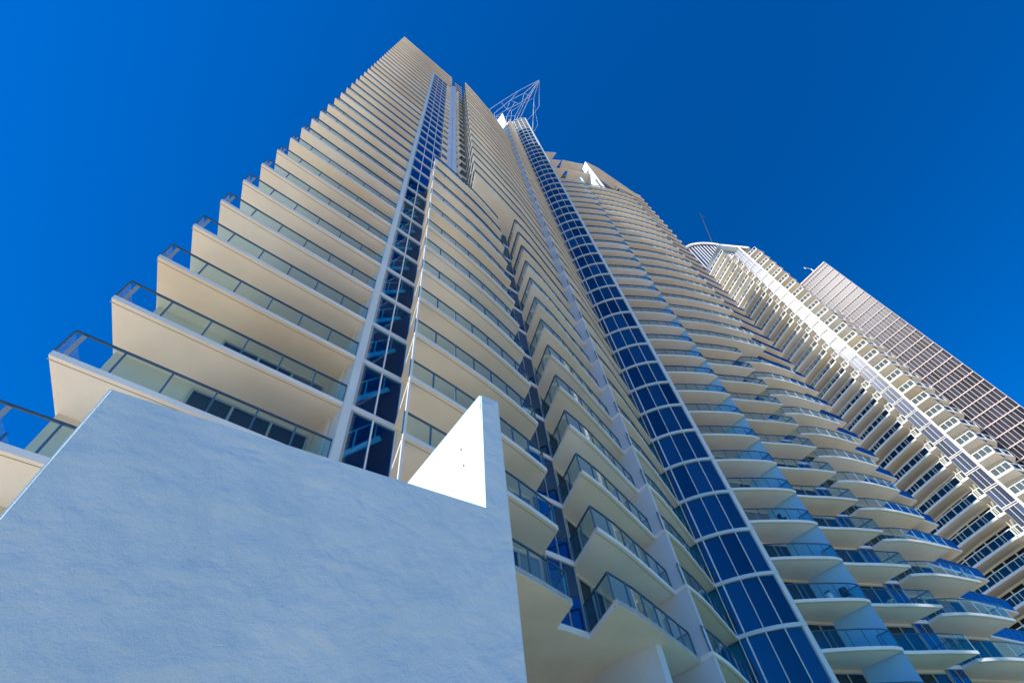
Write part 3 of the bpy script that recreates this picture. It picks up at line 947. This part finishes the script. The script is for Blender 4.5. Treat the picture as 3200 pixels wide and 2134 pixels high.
# ================================================================== third tower
t3 = thing("office_tower", "glass tower with a pale square grid of windows rising at the far right", "building", (142, -10, 0))
E0, E1 = Vector((141.2, -18.95)), Vector((142.2, -10.0))
dv = (E1 - E0).normalized(); nv = Vector((-dv.y, dv.x))      # nv points towards the camera side
if nv.x > 0: nv = -nv
def R3(p):
    return (p[0] - 142, p[1] + 10)
NC = 26
W3 = 0.93
t3p, t3m = MB(), MB()
ztop = 1.6 + 3.05 * 23.26 + 3.05 * 23.6
for k in range(-20, 24):
    z = 1.6 + 3.05 * (23.26 + k)
    if z < 1: continue
    a = E0 + nv * 0.08; c = E0 + dv * (NC * W3) + nv * 0.08
    q = MB(); q.bar((*R3(a), z), (*R3(c), z), 0.26, 0.25, M['t3_frame']); q.build("floor_band", t3)
    for i in range(NC):
        p = E0 + dv * (i * W3 + 0.09); r = E0 + dv * ((i + 1) * W3 - 0.09)
        one = (-6 <= k <= 14 and i < 14)
        pm = MB() if one else t3p
        hgt = PITCH - 0.35 if k < 23 else PITCH * 0.5
        pm.add([(*R3(p), z + 0.2), (*R3(r), z + 0.2), (*R3(r), z + hgt), (*R3(p), z + hgt)], [[0, 1, 2, 3]], M['t3_glass'])
        if one:
            pm.build("window_pane", t3)
for i in range(NC + 1):
    p = E0 + dv * (i * W3) + nv * 0.05
    q = MB(); q.bar((*R3(p), 0.5), (*R3(p), ztop), 0.10, 0.16, M['t3_frame'], up=(nv.x, nv.y, 0)); q.build("mullion", t3)
t3p.build("window_pane", t3, kind="stuff")
q = MB()
aa, bb = E0 - nv * 0.05, E0 + dv * (NC * W3) - nv * 0.05
q.prism([R3(aa), R3(bb), R3(bb - nv * 25), R3(aa - nv * 25)], 0, ztop - 0.3, M['t3_core']); q.build("core", t3)
q = MB(); q.prism([R3(E0 + nv * 0.25), R3(E0 + dv * (NC * W3) + nv * 0.25), R3(bb - nv * 25), R3(aa - nv * 25 - dv * 0)], ztop - 0.3, ztop + 0.25, M['t3_frame']); q.build("roof_edge", t3)
davit = thing("roof_davit", "small white window cleaning davit on the top edge of the grid tower", "davit", (142.0, -14.8, ztop + 0.25))
q = MB(); q.tube((0, 0, 0), (0, 0, 2.2), 0.12, M['lattice'], 8); q.build("davit_post", davit)
q = MB(); q.tube((0, 0, 2.1), (-1.8, 1.2, 3.0), 0.10, M['lattice'], 8); q.build("davit_arm", davit)
q = MB(); q.tube((-1.8, 1.2, 3.0), (-1.8, 1.2, 2.0), 0.07, M['lattice'], 8); q.build("davit_hook", davit)

# ================================================================== things left out on the balconies
def chair(x, y, z, rz, name, label):
    t = thing(name, label, "chair", (x, y, z))
    t.rotation_euler.z = rz
    q = MB(); q.prism([(-.28, -.26), (.28, -.26), (.28, .26), (-.28, .26)], 0.40, 0.46, M['dark_fabric']); q.build("seat", t)
    q = MB()
    pts = [(0.30 * math.cos(a), 0.30 * math.sin(a)) for a in [math.pi * (0.05 + 0.9 * i / 8) for i in range(9)]]
    q.prism(pts + [(p[0] * .88, p[1] * .88) for p in pts[::-1]], 0.46, 0.86, M['dark_fabric']); q.build("backrest", t)
    for sx in (-.24, .24):
        for sy in (-.22, .22):
            q = MB(); q.tube((sx, sy, 0), (sx, sy, 0.4), 0.02, M['ink'], 6); q.build("leg", t)
chair(40.0, 11.2, hz(3) + 0.2, 0.5, "balcony_chair", "dark round backed chair on a shaded balcony just right of the blue bay")
chair(40.9, 10.5, hz(1) + 0.2, 1.6, "balcony_chair", "dark chair beside the white pot on a low balcony right of the bay")
pot = thing("plant_pot", "round white pot behind the glass of a low balcony right of the bay", "pot", (39.6, 11.15, hz(1) + 0.2))
q = MB()
prof = [(0.12, 0), (0.2, .1), (0.24, .28), (0.2, .45), (0.16, .5)]
for i in range(len(prof) - 1):
    q.tube((0, 0, prof[i][1]), (0, 0, prof[i + 1][1]), prof[i][0], M['white_pot'], 12, prof[i + 1][0])
q.build("pot_body", pot)
q = MB()
for i in range(14):
    a = i * 2.4; r = 0.10 + 0.012 * i
    q.add([(0, 0, .5), (r * math.cos(a), r * math.sin(a), .62 + .02 * (i % 4)), (r * math.cos(a + .6), r * math.sin(a + .6), .55)], [[0, 1, 2]], M['leaf'])
q.build("leaves", pot, kind="stuff")
lamp = thing("side_table", "small white table on the sunlit balcony left of the notch in the right wing", "table", (45.3, 9.2, hz(1) + 0.2))
q = MB(); q.tube((0, 0, .5), (0, 0, .54), 0.3, M['white_pot'], 14); q.build("table_top", lamp)
q = MB(); q.tube((0, 0, 0), (0, 0, .5), 0.05, M['white_pot'], 8, .04); q.build("pedestal", lamp)
print("panels", counts, cnt, "objects", len(bpy.data.objects))
